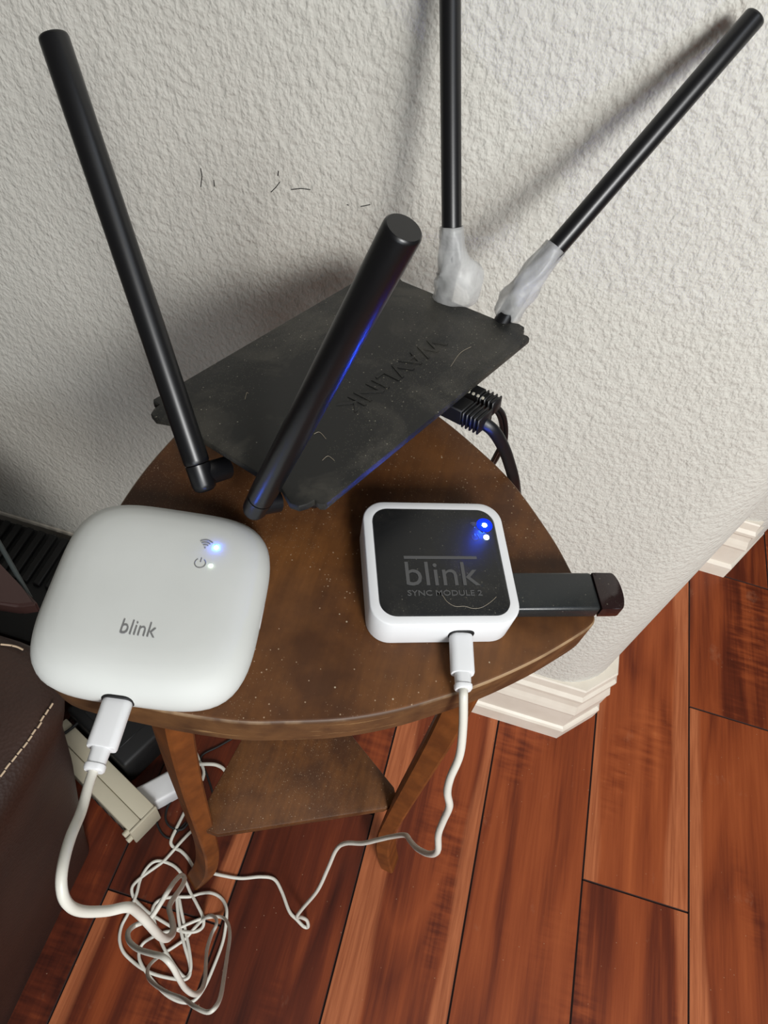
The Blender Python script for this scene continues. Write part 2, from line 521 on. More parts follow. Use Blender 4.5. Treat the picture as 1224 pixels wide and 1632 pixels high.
# ------------------------------------------------------------------ side table
ZT = 0.6235
tbl = empty('side_table', T(-0.03, 0.19, 0), 'small dark brown three-legged side table with a rounded triangular top', 'side table')
edge = [(-0.116, 0.0845), (-0.1045, 0.0812), (-0.079, 0.0830), (-0.059, 0.0852), (-0.0403, 0.0885), (-0.0249, 0.0933), (-0.0041, 0.1010), (0.0141, 0.1104), (0.0301, 0.1210), (0.0482, 0.1345),
        (0.0667, 0.1511), (0.0812, 0.1665), (0.0878, 0.1745), (0.0893, 0.1790), (0.0874, 0.1830), (0.0830, 0.1900), (0.0764, 0.2001), (0.0685, 0.2122), (0.0590, 0.2240), (0.0475, 0.2370), (0.0359, 0.2478),
        (0.0187, 0.2600), (-0.0017, 0.2722), (-0.030, 0.2850), (-0.060, 0.2950), (-0.080, 0.2995), (-0.0885, 0.2985), (-0.0945, 0.2920), (-0.103, 0.273), (-0.111, 0.250), (-0.118, 0.226), (-0.1226, 0.205),
        (-0.1255, 0.185), (-0.1265, 0.165), (-0.1262, 0.140), (-0.1245, 0.115), (-0.1215, 0.093), (-0.1195, 0.0875)]
ol = [(p.x, p.y) for p in smooth_path([(x, y, 0) for x, y in edge], 4, True)]
bm = bmesh.new()
add_prism(bm, ol, ZT - 0.021, ZT, 0.0016, 3)
bm.faces.ensure_lookup_table()
top = obj('tabletop', bm, [M['table'], M['rim'], M['worn']], tbl, smooth=True)
for p in top.data.polygons:
    if abs(p.normal.z) < 0.93: p.material_index = 1
    if 0.25 < p.normal.z < 0.93: p.material_index = 2

def leg(path, wdir, sub=False):
    """a flat sabre leg: path [(x, y, z)], wide along wdir, thin across"""
    wv = Vector(wdir).normalized(); tv = Vector((-wv.y, wv.x, 0))
    pts = smooth_path(path, 5); rings = []
    n = len(pts)
    for i, p in enumerate(pts):
        hw = 0.0135 - 0.0035 * i / (n - 1); ht = 0.0075
        b = 0.0016
        ring = []
        for sx, sy in ((1, 1), (-1, 1), (-1, -1), (1, -1)):
            c1 = (sx * hw, sy * (ht - b)); c2 = (sx * (hw - b), sy * ht)
            ring += ([c1, c2] if sx * sy > 0 else [c2, c1])
        rings.append([p + wv * a + tv * c for a, c in ring])
    bm = bmesh.new(); loft(bm, rings); return bm
cen = Vector((-0.037, 0.186, 0))
LA = [(-0.090, 0.118, ZT - 0.0205), (-0.0945, 0.1185, 0.50), (-0.0990, 0.1230, 0.39), (-0.1000, 0.1250, 0.325), (-0.0995, 0.1255, 0.26), (-0.0985, 0.1255, 0.20), (-0.0985, 0.1245, 0.13), (-0.1035, 0.1215, 0.06), (-0.1150, 0.1165, 0.0)]
obj('leg', leg(LA, (0.80, -0.60, 0)), M['leg'], tbl)
RA = [(0.048, 0.165, ZT - 0.0205), (0.0525, 0.1705, 0.50), (0.0560, 0.1790, 0.41), (0.0580, 0.1840, 0.31), (0.0590, 0.1855, 0.24), (0.0615, 0.1870, 0.15), (0.0700, 0.1880, 0.08), (0.0850, 0.1915, 0.0)]
obj('leg', leg(RA, (0.15, 0.99, 0)), M['leg'], tbl)
BA = [(-0.070, 0.262, ZT - 0.0205), (-0.073, 0.266, 0.5), (-0.076, 0.270, 0.35), (-0.077, 0.272, 0.2), (-0.080, 0.280, 0.08), (-0.085, 0.292, 0.0)]
obj('leg', leg(BA, (0.95, 0.30, 0)), M['leg'], tbl)
bm = bmesh.new()
SH = [(-0.094, 0.119), (-0.080, 0.1185), (0.047, 0.1775), (0.056, 0.186), (0.050, 0.197), (-0.060, 0.272), (-0.072, 0.276), (-0.080, 0.268), (-0.098, 0.140)]
add_prism(bm, SH, 0.239, 0.250, 0.0012, 2)
shf = obj('lower_shelf', bm, [M['shelf'], M['rim']], tbl)

# ------------------------------------------------------------------ big white sync module
def plug(parent, Mx, L=0.0175, wd=0.0098, th=0.0066, collar=0.0068):
    """Mx: frame with +x running out of the device along the plug"""
    bm = bmesh.new()
    o = rrect(wd / 2, th / 2, 0.0026, 5)
    R_ = [[Mx @ Vector((x, a * s, b * s)) for a, b in o] for x, s in ((0.0006, 0.97), (0.0012, 1.0), (L - 0.0006, 1.0), (L, 0.95))]
    loft(bm, R_)
    obj('plug', bm, M['white2'], parent)
    bm = bmesh.new()
    o = rrect(0.0031, 0.0027, 0.0022, 5)
    R_ = [[Mx @ Vector((x, a * s, b * s)) for a, b in o] for x, s in ((L - 0.0002, 1.05), (L + collar * 0.75, 1.0), (L + collar * 0.78, 1.14), (L + collar, 1.14), (L + collar + 0.0006, 1.0))]
    loft(bm, R_)
    obj('strain_relief', bm, M['white2'], parent)

mA = T(-0.0875, 0.1215, ZT, 0.1717)
big = empty('sync_module', mA, 'larger white rounded-square wireless hub with a grey blink logo, on the left of the table', 'smart home hub')
bm = bmesh.new(); rings = []
for ins, z in ((0.0060, 0.0), (0.0022, 0.0012), (0.0008, 0.0035), (0.0, 0.0075), (0.0001, 0.0105), (0.0011, 0.0138), (0.0032, 0.0168), (0.0065, 0.0192), (0.0110, 0.0207), (0.0170, 0.0215), (0.0260, 0.0218), (0.034, 0.0219)):
    a = 0.0412 - ins; rings.append([Vector((x, y, z)) for x, y in superell(a, a + 0.0008, 4.0 if ins < 0.02 else 3.0, 96)])
loft(bm, rings)
obj('housing', bm, M['white'], big, local=True)
def bigloc(x, y, z=0.0): return (mA @ Vector((x, y, z)))
zt2 = 0.02185
bm = text_bm('blink', 0.0125, 0.0058, 0.0003, T(-0.0066, -0.0216, zt2 - 0.0001), -0.008)
obj('logo', bm, M['print'], big, local=True)
def icon_power(parent, x, y, z, r, mat, w=0.00022):
    bm = bmesh.new()
    pts = [(x + r * math.cos(math.radians(a)), y + r * math.sin(math.radians(a)), z) for a in range(125, 125 + 291, 10)]
    add_tube(bm, pts, w, 5); add_tube(bm, [(x, y + r * 0.25, z), (x, y + r * 1.15, z)], w, 5)
    return obj('power_symbol', bm, mat, parent, local=True)
def icon_wifi(parent, x, y, z, r, mat, w=0.00022):
    bm = bmesh.new()
    for q in (0.4, 0.7, 1.0):
        add_tube(bm, [(x + r * q * math.cos(math.radians(a)), y - r * 0.5 + r * q * math.sin(math.radians(a)), z) for a in range(48, 133, 6)], w, 5)
    bmesh.ops.create_uvsphere(bm, u_segments=8, v_segments=5, radius=w * 1.6, matrix=Matrix.Translation((x, y - r * 0.5, z)))
    return obj('wireless_symbol', bm, mat, parent, local=True)
icon_wifi(big, 0.0148, 0.0213, zt2, 0.0036, M['print'])
icon_power(big, 0.0146, 0.0122, zt2, 0.0021, M['print'])
def led(parent, x, y, z, r, mat, label):
    bm = bmesh.new()
    bmesh.ops.create_uvsphere(bm, u_segments=14, v_segments=8, radius=r, matrix=Matrix.Translation((x, y, z)) @ Matrix.Diagonal((1, 1, 0.55, 1)))
    return tag(obj('indicator_light', bm, mat, parent, local=True), label)
led(big, 0.0190, 0.0206, zt2, 0.0008, M['led_blue_core'], 'glowing blue indicator light')
led(big, 0.0188, 0.0118, zt2, 0.0008, M['led_green'], 'glowing pale green indicator light')
bm = bmesh.new(); add_box(bm, (0.0392, -0.006, 0.0065), (0.0413, 0.006, 0.0105), None, 0.0009, 2)
tag(obj('port', bm, M['white2'], big, local=True))

# ------------------------------------------------------------------ small black and white sync module
mB = T(0.01516, 0.17276, ZT, 0.33933)
sm = empty('sync_module', mB, 'smaller square wireless hub, white case with a black top, glowing blue light', 'smart home hub')
bm = bmesh.new(); rings = []
for ins, z in ((0.0018, 0.0), (0.0007, 0.0005), (0.0003, 0.0015), (0.0, 0.0171), (0.0002, 0.0175), (0.0006, 0.0178), (0.0038, 0.0178), (0.0040, 0.0172)):
    rings.append([Vector((x, y, z)) for x, y in rrect(0.0311 - ins, 0.0302 - ins, 0.0098 - ins * 0.7, 10)])
loft(bm, rings)
obj('case', bm, M['white2'], sm, local=True)
bm = bmesh.new()
add_prism(bm, rrect(0.0270, 0.0262, 0.0068, 10), 0.0165, 0.0181, 0.0005, 2)
pan = obj('top_panel', bm, M['panel'], sm, local=True)
zp = 0.0181
bm = text_bm('blink', 0.0310, 0.0112, 0.0003, T(-0.0153, -0.0125, zp - 0.00003), 0.0)
obj('lettering', bm, M['emboss'], pan, local=True)
bm = bmesh.new(); add_box(bm, (-0.0153, 0.0003, zp - 0.0001), (0.0162, 0.0016, zp + 0.00025))
obj('bar', bm, M['emboss'], pan, local=True, smooth=False)
bm = text_bm('SYNC MODULE 2', 0.0312, 0.0025, 0.0003, T(-0.0154, -0.0173, zp - 0.00003), 0.01)
obj('lettering', bm, M['emboss'], pan, local=True)
icon_power(pan, 0.0172, 0.0114, zp, 0.0016, M['blackprint'])
icon_wifi(pan, 0.0176, 0.0180, zp, 0.0024, M['blackprint'])
led(pan, 0.0225, 0.0179, zp, 0.0011, M['led_blue'], 'glowing bright blue indicator light')
led(pan, 0.0223, 0.0115, zp, 0.0013, M['led_green'], 'glowing pale green indicator light')
bm = bmesh.new()
bmesh.ops.create_circle(bm, cap_ends=True, segments=32, radius=0.0036, matrix=Matrix.Translation((0.0225, 0.0179, zp + 0.00008)))  # flat glowing disc added to imitate bloom, not a part of the hub
tag(obj('bloom_disc', bm, M['led_halo'], pan, local=True), 'blue glow disc standing in for the bloom round the light')
bm = bmesh.new()
hp = [(-0.003, -0.0160), (-0.001, -0.0172), (0.0005, -0.0200), (0.0035, -0.0222), (0.0075, -0.0222), (0.0108, -0.0232), (0.0145, -0.0228), (0.0185, -0.0205), (0.0215, -0.0180)]
add_tube(bm, smooth_path([(x, y, zp + 0.0001) for x, y in hp], 4), 0.00009, 4)
tag(recenter(obj('lint_hair', bm, M['hair'])) if False else obj('lint_hair', bm, M['hair'], pan, local=True))

bm = bmesh.new(); add_prism(bm, rrect(0.0054, 0.0041, 0.0036, 6), -0.0006, 0.0004, 0.0002, 1)
bmesh.ops.transform(bm, matrix=Matrix.Translation((0.0071, -0.0300, 0.0086)) @ Matrix.Rotation(math.pi / 2, 4, 'X'), verts=bm.verts)
obj('port', bm, M['dark'], sm, local=True)
bm = bmesh.new(); add_prism(bm, rrect(0.0060, 0.0043, 0.0038, 6), -0.0006, 0.0006, 0.0002, 1)
bmesh.ops.transform(bm, matrix=Matrix.Translation((-0.0030, -0.0414, 0.0088)) @ Matrix.Rotation(math.pi / 2, 4, 'X'), verts=bm.verts)
obj('port', bm, M['dark'], big, local=True)
# memory stick in its side
us = empty('memory_stick', mB @ T(0.031, -0.0115, 0.0), 'black memory stick plugged into the right side of the small black-topped hub', 'memory stick')
bm = bmesh.new()
add_box(bm, (0.0, -0.0093, 0.0046), (0.0385, 0.0093, 0.0122), None, 0.0016, 3)
tag(obj('body', bm, M['stick'], us, local=True))
bm = bmesh.new()
cp = [(0.0388, -0.0091), (0.0475, -0.0091)] + [(0.0475 + 0.0032 * math.cos(math.radians(a)), 0.0091 * math.sin(math.radians(a))) for a in range(-75, 76, 10)] + [(0.0475, 0.0091), (0.0388, 0.0091)]
add_prism(bm, cp, 0.0049, 0.0120, 0.0006, 2)
tag(obj('cap', bm, M['cap'], us, local=True), 'glossy dark rounded end cap')

# ------------------------------------------------------------------ router
MR = Matrix(((0.42062, -0.89381, -0.15549, -0.0487), (0.90683, 0.4091, 0.10146, 0.2533), (-0.02707, -0.18368, 0.98261, 0.6575), (0, 0, 0, 1)))
rt = empty('wireless_router', MR @ Matrix.Translation((0, 0, -0.022)), 'dusty black four-antenna wireless router lying tilted at the back of the side table', 'router')
def half_outline(sx):
    return [(sx * 0.0758, 0.0518 * 1), (sx * 0.0772, 0.0500), (sx * 0.0770, 0.0478), (sx * 0.0765, 0.0468), (sx * 0.0800, 0.0462), (sx * 0.0830, 0.0445), (sx * 0.0840, 0.0405), (sx * 0.0815, 0.0350), (sx * 0.0800, 0.0320)]
qr = half_outline(1)
ro = [(x, -y) for x, y in qr][::-1]      # right side going up
ro = [(x, -y) for x, y in reversed([(a, b) for a, b in qr])]
ro = ro[::-1]
right = [(x, -y) for x, y in qr] + [(x, y) for x, y in reversed(qr)]
left = [(-x, y) for x, y in qr] + [(-x, -y) for x, y in reversed(qr)]
ro = right + left
bm = bmesh.new(); add_prism(bm, ro, -0.0035, 0.0, 0.0008, 2)
bmesh.ops.transform(bm, matrix=MR, verts=bm.verts)
plate = tag(obj('top_plate', bm, M['router'], rt))
bm = bmesh.new(); add_box(bm, (-0.0690, -0.0385, -0.0195), (0.0690, 0.0385, -0.0034), MR, 0.003, 3)
for kx in range(-5, 6):
    add_box(bm, (kx * 0.0125 - 0.004, -0.0389, -0.016), (kx * 0.0125 + 0.004, -0.0385, -0.014), MR)
obj('body', bm, M['router_side'], rt)
bm = text_bm('WAVLINK', 0.0720, 0.0100, 0.0006, MR @ Matrix.Translation((0.0450, -0.0140, -0.00015)) @ Matrix.Rotation(math.pi, 4, 'Z'), 0.0)
tag(obj('lettering', bm, M['router'], plate), 'raised brand lettering')
bm = bmesh.new()
for a, b in (((-0.058, -0.034), (-0.055, -0.038)), ((-0.048, -0.02), (-0.047, -0.026)), ((0.03, -0.036), (0.05, -0.034)), ((-0.05, 0.02), (-0.046, 0.022))):
    p0 = Vector((*a, 0.0002)); p1 = Vector((*b, 0.0002)); md = (p0 + p1) / 2 + Vector((0.002, 0.002, 0))
    add_tube(bm, [MR @ p for p in smooth_path([p0, md, p1], 5)], 0.0001, 4)
tag(obj('lint', bm, M['hair'], plate), kind='stuff')

def antenna(b, tip, hinge, nohinge=False, back=0.012, r=0.00535):
    b, tip, hinge = Vector(b), Vector(tip), Vector(hinge)
    d = (tip - b).normalized()
    bm = bmesh.new()
    L = (tip - b).length
    pts = [b, b + d * 0.0006, b + d * 0.002] + [b + d * (L * t) for t in (0.25, 0.5, 0.75)] + [tip - d * 0.0012, tip - d * 0.0004, tip]
    rr = [r * 0.93, r * 0.99, r, r, r, r, r, r * 0.96, r * 0.88]
    add_tube(bm, pts, lambda i: rr[i], 28)
    ant = obj('antenna', bm, M['ant'], rt)
    bm = bmesh.new()
    e = b - d * back
    add_tube(bm, [e, e + d * 0.001, e + d * 0.003, b - d * 0.0004], lambda i: (r * 0.62, r * 0.85, r * 0.95, r * 0.97)[i], 20)
    m = b - d * (back * 0.45)
    add_tube(bm, [m, hinge], r * 0.92, 16)
    tag(obj('hinge', bm, M['ant'], ant))
    return ant
def rw(x, y, z): return MR @ Vector((x, y, z))
antenna((-0.0926, 0.1750, 0.6550), (-0.1715, 0.2525, 0.7706), rw(-0.078, 0.004, -0.012))
antenna((-0.0607, 0.1641, 0.6600), (-0.0228, 0.1613, 0.7926), rw(-0.078, -0.027, -0.012))
antenna((-0.0204, 0.3294, 0.6813), (-0.0620, 0.4010, 0.7980), rw(0.078, 0.004, -0.010), back=0.0095, r=0.0050)
antenna((0.0222, 0.3256, 0.6837), (0.0812, 0.3991, 0.7883), rw(0.078, -0.030, -0.010), back=0.0095, r=0.0050)

# frosted tape wrapped round the two rear hinges
def tape(name, path, radii, label, seed):
    rd = random.Random(seed)
    pts = smooth_path(path, 5); n = len(pts); bm = bmesh.new(); seg = 26; rings = []
    rr = smooth_path([(a, b, c) for a, b, c in radii], 5)
    off = [rd.uniform(0, 6.28) for _ in range(4)]
    prev = None
    for i, p in enumerate(pts):
        t = (pts[min(i + 1, n - 1)] - pts[max(i - 1, 0)]).normalized()
        a = Vector((1, 0, 0)); u = (a - t * a.dot(t)).normalized(); v = t.cross(u)
        ring = []
        for k in range(seg):
            th = 2 * math.pi * k / seg
            cr = 1 + 0.07 * math.sin(3 * th + off[0] + i * 0.5) + 0.05 * math.sin(7 * th + off[1] - i * 0.8) + rd.uniform(-0.015, 0.015)
            ring.append(p + u * (rr[i].x * math.cos(th) * cr + rr[i].z) + v * (rr[i].y * math.sin(th) * cr))
        rings.append([bm.verts.new(x) for x in ring])
    for a, b in zip(rings, rings[1:]):
        for k in range(seg): bm.faces.new((a[k], a[(k + 1) % seg], b[(k + 1) % seg], b[k]))
    o = obj(name, bm, M['tape'])
    sol = o.modifiers.new('thickness', 'SOLIDIFY'); sol.thickness = 0.0003
    return tag(recenter(o), label, 'tape', 'frosted tape on the rear antenna hinges')
tape('tape_wrap', [(-0.0236, 0.3342, 0.6915), (-0.0195, 0.3290, 0.6785), (-0.0160, 0.3262, 0.6715), (-0.0148, 0.3262, 0.6640), (-0.0150, 0.3290, 0.6560)],
     [(0.0058, 0.0058, 0.0), (0.0076, 0.0068, 0.0006), (0.0118, 0.0080, 0.0020), (0.0122, 0.0092, 0.0026), (0.0100, 0.0090, 0.0)],
     'bulky frosted tape wrap at the foot of the upright rear antenna', 5)
tape('tape_wrap', [(0.0288, 0.3342, 0.6960), (0.0228, 0.3262, 0.6840), (0.0200, 0.3225, 0.6765), (0.0172, 0.3200, 0.6690), (0.0160, 0.3190, 0.6610)],
     [(0.0057, 0.0057, 0.0), (0.0066, 0.0066, 0.0), (0.0074, 0.0074, 0.0), (0.0078, 0.0078, 0.0), (0.0068, 0.0070, 0.0)],
     'narrow frosted tape sleeve at the foot of the slanting right antenna', 9)

# ------------------------------------------------------------------ network cables in the router's side
def sc(P): return [(x * 1e-4, y * 1e-4, z * 1e-4) for x, y, z in P]
A=[(-779,616,6319),(-780,581,6293),(-775,505,6303),(-766,421,6348),(-733,326,6438),(-702,244,6483),(-680,192,6470),(-658,163,6420),(-629,161,6337),(-575,187,6258),(-527,218,6211),(-512,222,6078),(-486,211,5934),(-477,206,5659),(-498,231,5273),(-568,305,4656),(-660,388,4182),(-769,484,3718),(-811,578,3385),(-835,693,3066),(-870,770,2856),(-900,780,2864),(-892,711,3083),(-884,609,3277),(-906,539,3226),(-939,453,3163),(-981,413,3136),(-1038,372,3108),(-1016,316,3336),(-947,261,3561),(-837,226,3800),(-715,215,4055),(-631,211,4183),(-570,185,4161),(-529,147,3995),(-502,119,3703),(-464,113,3425),(-473,159,2919),(-522,241,2307),(-624,380,1470),(-707,520,902),(-740,666,607),(-734,755,539),(-764,819,452),(-840,841,337),(-931,810,49),(-981,721,47),(-1032,611,47),(-1095,530,48),(-1193,421,48),(-1225,335,251),(-1222,261,466),(-1128,182,943),(-1002,135,1306),(-824,103,1679),(-661,94,1934),(-527,65,2311),(-419,56,2434),(-373,95,2460),(-372,174,2249),(-427,319,1684),(-511,528,898),(-577,722,505),(-665,846,197),(-775,887,46),(-938,825,46),(-1062,736,47),(-1172,646,47),(-1274,596,47),(-1364,524,47),(-1427,449,48),(-1431,365,48),(-1374,289,48),(-1253,212,49),(-1112,142,49),(-972,97,49),(-827,91,49),(-729,139,49),(-678,270,49),(-659,455,48),(-655,684,47),(-691,867,46),(-739,985,46),(-825,1056,46),(-941,1073,46),(-1053,1036,46),(-1145,981,46),(-1256,944,46),(-1386,896,46),(-1460,836,46),(-1467,757,47),(-1406,666,47),(-1261,516,48),(-1145,424,48),(-976,318,48),(-886,293,49),(-874,376,48),(-941,501,48),(-1053,658,47),(-1183,837,46),(-1249,929,46),(-1271,923,46),(-1162,735,47),(-1015,543,48),(-901,409,48),(-862,319,48),(-895,272,49),(-994,251,49),(-1168,236,49),(-1317,245,49),(-1453,278,48),(-1584,333,48),(-1669,423,48),(-1705,539,47),(-1691,661,47),(-1689,837,46),(-1716,998,46),(-1689,1133,45),(-1620,1206,45),(-1481,1217,45),(-1362,1181,45),(-1247,1099,45),(-1162,1021,46),(-1047,931,46),(-934,831,46),(-907,752,47),(-967,688,47),(-1102,655,47),(-1233,671,47),(-1481,720,47),(-1602,762,47),(-1709,814,46),(-1760,884,46),(-1746,955,46),(-1696,1038,46),(-1623,1129,45),(-1560,1217,45),(-1522,1305,45),(-1471,1426,44),(-1415,1551,44),(-1342,1691,43),(-1320,1852,43)]
B=[(366,1273,6328),(396,1207,6277),(422,1158,6172),(459,1106,5997),(465,1062,5829),(487,1045,5681),(530,1034,5536),(548,1027,5328),(569,1013,5114),(623,1005,4837),(623,1049,4533),(600,1154,4142),(592,1277,3763),(581,1369,3496),(530,1424,3136),(454,1434,2878),(352,1431,2613),(226,1434,2420),(170,1411,2204),(155,1340,1748),(127,1218,1255),(41,1100,767),(11,1047,528),(57,1076,346),(124,1082,211),(157,1049,51),(111,1043,46),(19,1084,46),(-83,1135,46),(-226,1296,45),(-344,1385,45),(-490,1368,45),(-694,1296,45),(-892,1265,45),(-1102,1250,45),(-1211,1251,45),(-1323,1323,45),(-1422,1367,44),(-1510,1381,44),(-1566,1425,44),(-1566,1555,44),(-1558,1689,43),(-1543,1842,43)]
C=[(-1879,2573,41),(-1725,2439,41),(-1619,2339,41),(-1525,2246,42),(-1503,2140,42)]
D=[(-1714,2233,42),(-1599,2292,42),(-1447,2339,41),(-1352,2338,41),(-1287,2312,42)]
E1=[(166,2417,6599),(231,2432,6534),(312,2465,6412),(381,2484,6279),(441,2500,6145),(507,2579,5915),(613,2764,5475)]
E2=[(207,2544,6588),(252,2598,6493),(297,2630,6381),(326,2645,6258),(326,2672,6145),(324,2728,5987),(321,2877,5700)]
K1=[(-3099,2032,42),(-3034,2130,42),(-2944,2332,41),(-2844,2525,41)]
K2=[(-1273,2796,40),(-1465,2575,41),(-1623,2385,41),(-1471,2210,42),(-1306,2001,42),(-1286,1862,43)]
K3=[(-1855,1892,43),(-1910,1782,43),(-1844,1624,44),(-1714,1490,44),(-1595,1457,44),(-1544,1540,44),(-1493,1659,44)]
K4=[(-1714,1935,43),(-1748,1759,43),(-1718,1627,44),(-1629,1563,44),(-1500,1574,44),(-1447,1708,43)]

def boot(parent, y0, cx, ln, wd, th, nrib):
    """plug and ribbed boot sticking out of the router's long side, in the router's frame"""
    bm = bmesh.new()
    add_box(bm, (cx - wd * 0.45, -0.047 - ln * 0.45, -0.0115 - th / 2), (cx + wd * 0.45, -0.0375, -0.0115 + th / 2), MR, 0.0006, 1)
    obj('plug', bm, M['dark'], parent)
    bm = bmesh.new()
    ys = -0.047 - ln * 0.40
    add_box(bm, (cx - wd * 0.40, ys - ln * 0.62, -0.0115 - th * 0.40), (cx + wd * 0.40, ys, -0.0115 + th * 0.40), MR, 0.0008, 2)
    for k in range(nrib):
        yy = ys - ln * (0.04 + 0.60 * (k + 0.5) / nrib)
        add_box(bm, (cx - wd * 0.5, yy - ln * 0.030, -0.0115 - th * 0.5), (cx + wd * 0.5, yy + ln * 0.030, -0.0115 + th * 0.5), MR, 0.0004, 1)
    obj('ribbed_boot', bm, M['rubber'], parent)
n1 = empty('network_cable', T(*sc(E1)[0]), 'thick flat black cable with the larger ribbed plug hanging from the router', 'cable')
boot(n1, 0, 0.0185, 0.0175, 0.0118, 0.0085, 5)
bm = bmesh.new()
P1 = smooth_path([tuple(MR @ Vector((0.0180, -0.0600, -0.0115)))] + sc(E1)[1:] + [(0.070, 0.31, 0.44), (0.066, 0.33, 0.25), (0.05, 0.35, 0.08), (0.01, 0.36, 0.0045), (-0.10, 0.35, 0.0045)], 7)
add_tube(bm, P1, 0.0031, 12, 0.62, (1, 0.3, 0.4))
obj('cord', bm, M['rubber'], n1)
n2 = empty('power_cable', T(*sc(E2)[0]), 'thin black twin cord curling down behind the side table from the router', 'cable')
boot(n2, 0, 0.0320, 0.0155, 0.0082, 0.0078, 4)
for s in (-0.0010, 0.0010):
    bm = bmesh.new()
    P2 = smooth_path([tuple(MR @ Vector((0.0320, -0.0580, -0.0115)))] + sc(E2)[1:] + [(0.025, 0.31, 0.44), (0.010, 0.33, 0.25), (-0.02, 0.35, 0.10), (-0.06, 0.36, 0.0035), (-0.12, 0.34, 0.0035)], 7)
    add_tube(bm, [p + Vector((s * 0.85, s * 0.3, s * 0.6)) for p in P2], 0.00115, 8)
    obj('cord', bm, M['rubber'], n2)
bm = bmesh.new()
for k in range(4):
    p = Vector((0.0265, -0.0495 - k * 0.0026, -0.0060))
    add_box(bm, tuple(p - Vector((0.0005, 0.0005, 0.0005))), tuple(p + Vector((0.0005, 0.0005, 0.0005))), MR)
tag(obj('contact', bm, M['pins'], n1, smooth=False), 'row of tiny pale contacts')

# ------------------------------------------------------------------ white usb cables
def wave(P, amp=0.0006):
    out = []
    for i, p in enumerate(P):
        low = p[2] < 0.006
        out.append((p[0], p[1], p[2] - 0.0025 + (amp * (1.5 + 1.5 * math.sin(i * 2.1))) if low else p[2]))
    return out
mP = mA @ Matrix.Translation((-0.0030, -0.0405, 0.0085)) @ Matrix.Rotation(-math.pi / 2 - 0.03, 4, 'Z')
ca = empty('usb_cable', mP, 'white cable plugged into the larger hub and ending in a tangled coil on the floor', 'cable')
plug(ca, Matrix.Identity(4) @ mP, 0.0185, 0.0104, 0.0068, 0.0072)
bm = bmesh.new()
PA = [tuple(mP @ Vector((0.0250, 0, 0)))] + [tuple(mP @ Vector((0.0300, 0, 0.0002)))] + wave(sc(A))[3:]
add_tube(bm, smooth_path(PA, 6), 0.0017, 10)
obj('cord', bm, M['cord'], ca)
mQ = mB @ Matrix.Translation((0.0071, -0.0298, 0.0080)) @ Matrix.Rotation(-math.pi / 2 - 0.10, 4, 'Z')
cb = empty('usb_cable', mQ, 'white cable plugged into the smaller hub, kinking down past the table leg to the floor', 'cable')
plug(cb, mQ, 0.0172, 0.0095, 0.0064, 0.0060)
bm = bmesh.new()
PB = [tuple(mQ @ Vector((0.0225, 0, 0)))] + [tuple(mQ @ Vector((0.0270, 0, -0.0005)))] + wave(sc(B))[2:]
add_tube(bm, smooth_path(PB, 6), 0.0018, 10)
obj('cord', bm, M['cord'], cb)

def loose(P, r, mat, name, label, lift=0.0):
    bm = bmesh.new(); P = [(x, y, max(z - 0.0041, 0) + r + lift) for x, y, z in sc(P)]
    add_tube(bm, smooth_path(P, 8), r, 8)
    return tag(recenter(obj(name, bm, M[mat])), label, 'cable')
loose(C, 0.0019, 'cord', 'loose_cord', 'short white cord running down behind the front left table leg')
loose(D, 0.0021, 'cord', 'loose_cord', 'curved white cord end lying on the floor under the shelf', 0.004)
loose(K1, 0.0018, 'dark', 'loose_cord', 'thin black cord crossing the end of the beige outlet strip', 0.046)
loose(K2, 0.0012, 'dark', 'loose_cord', 'thin black cord on the floor seen between table leg and shelf', 0.001)
loose(K3, 0.0012, 'dark', 'loose_cord', 'outer black wire loop on the floor beside the beige outlet strip')
loose(K4, 0.0012, 'dark', 'loose_cord', 'inner black wire loop on the floor against the table leg', 0.0026)

# ------------------------------------------------------------------ things on the floor by the sofa
a = Vector((-0.1955, 0.1295, 0)); dl = Vector((-0.915, 0.405, 0)).normalized(); dw = Vector((dl.y, -dl.x, 0)) * 1
# strip: length runs back-left from its end face near the cable
ang = math.atan2(dl.y, dl.x)
mS = T(a.x + 0.004, a.y + 0.002, 0.0, ang)
st = empty('outlet_strip', mS, 'beige plastic outlet strip lying on the floor between sofa and side table', 'power strip')
L_, W_, H_ = 0.15, 0.034, 0.046
bm = bmesh.new(); add_box(bm, (0.003, -W_, 0.002), (L_, -W_ * 0.46, H_), None, 0.0015, 2)
obj('cover', bm, M['beige'], st, local=True)
bm = bmesh.new(); add_box(bm, (0.003, -W_ * 0.45, 0.002), (L_, 0.0, H_ - 0.0006), None, 0.0015, 2)
obj('cover', bm, M['beige'], st, local=True)
bm = bmesh.new(); add_box(bm, (0.0, -W_ - 0.0006, 0.0), (0.0032, 0.0006, H_ + 0.0006), None, 0.0012, 2)
obj('end_cap', bm, M['beige'], st, local=True)
bm = bmesh.new()
add_box(bm, (0.012, -0.0002, 0.010), (0.085, 0.0012, 0.034), None, 0.0004, 1)
obj('outlet_panel', bm, M['beige_dark'], st, local=True)
for k in range(5):
    bm = bmesh.new(); add_box(bm, (0.017 + k * 0.013, 0.001, 0.014), (0.022 + k * 0.013, 0.0018, 0.030), None, 0.0003, 1)
    obj('outlet_slot', bm, M['dark'], st, local=True)
for zz in (0.011, 0.037):
    bm = bmesh.new(); add_tube(bm, [(0.0065, 0.0, zz), (0.0065, 0.0055, zz), (0.0065, 0.0062, zz)], lambda i: (0.0034, 0.0034, 0.0026)[i], 12)
    obj('foot', bm, M['beige'], st, local=True)

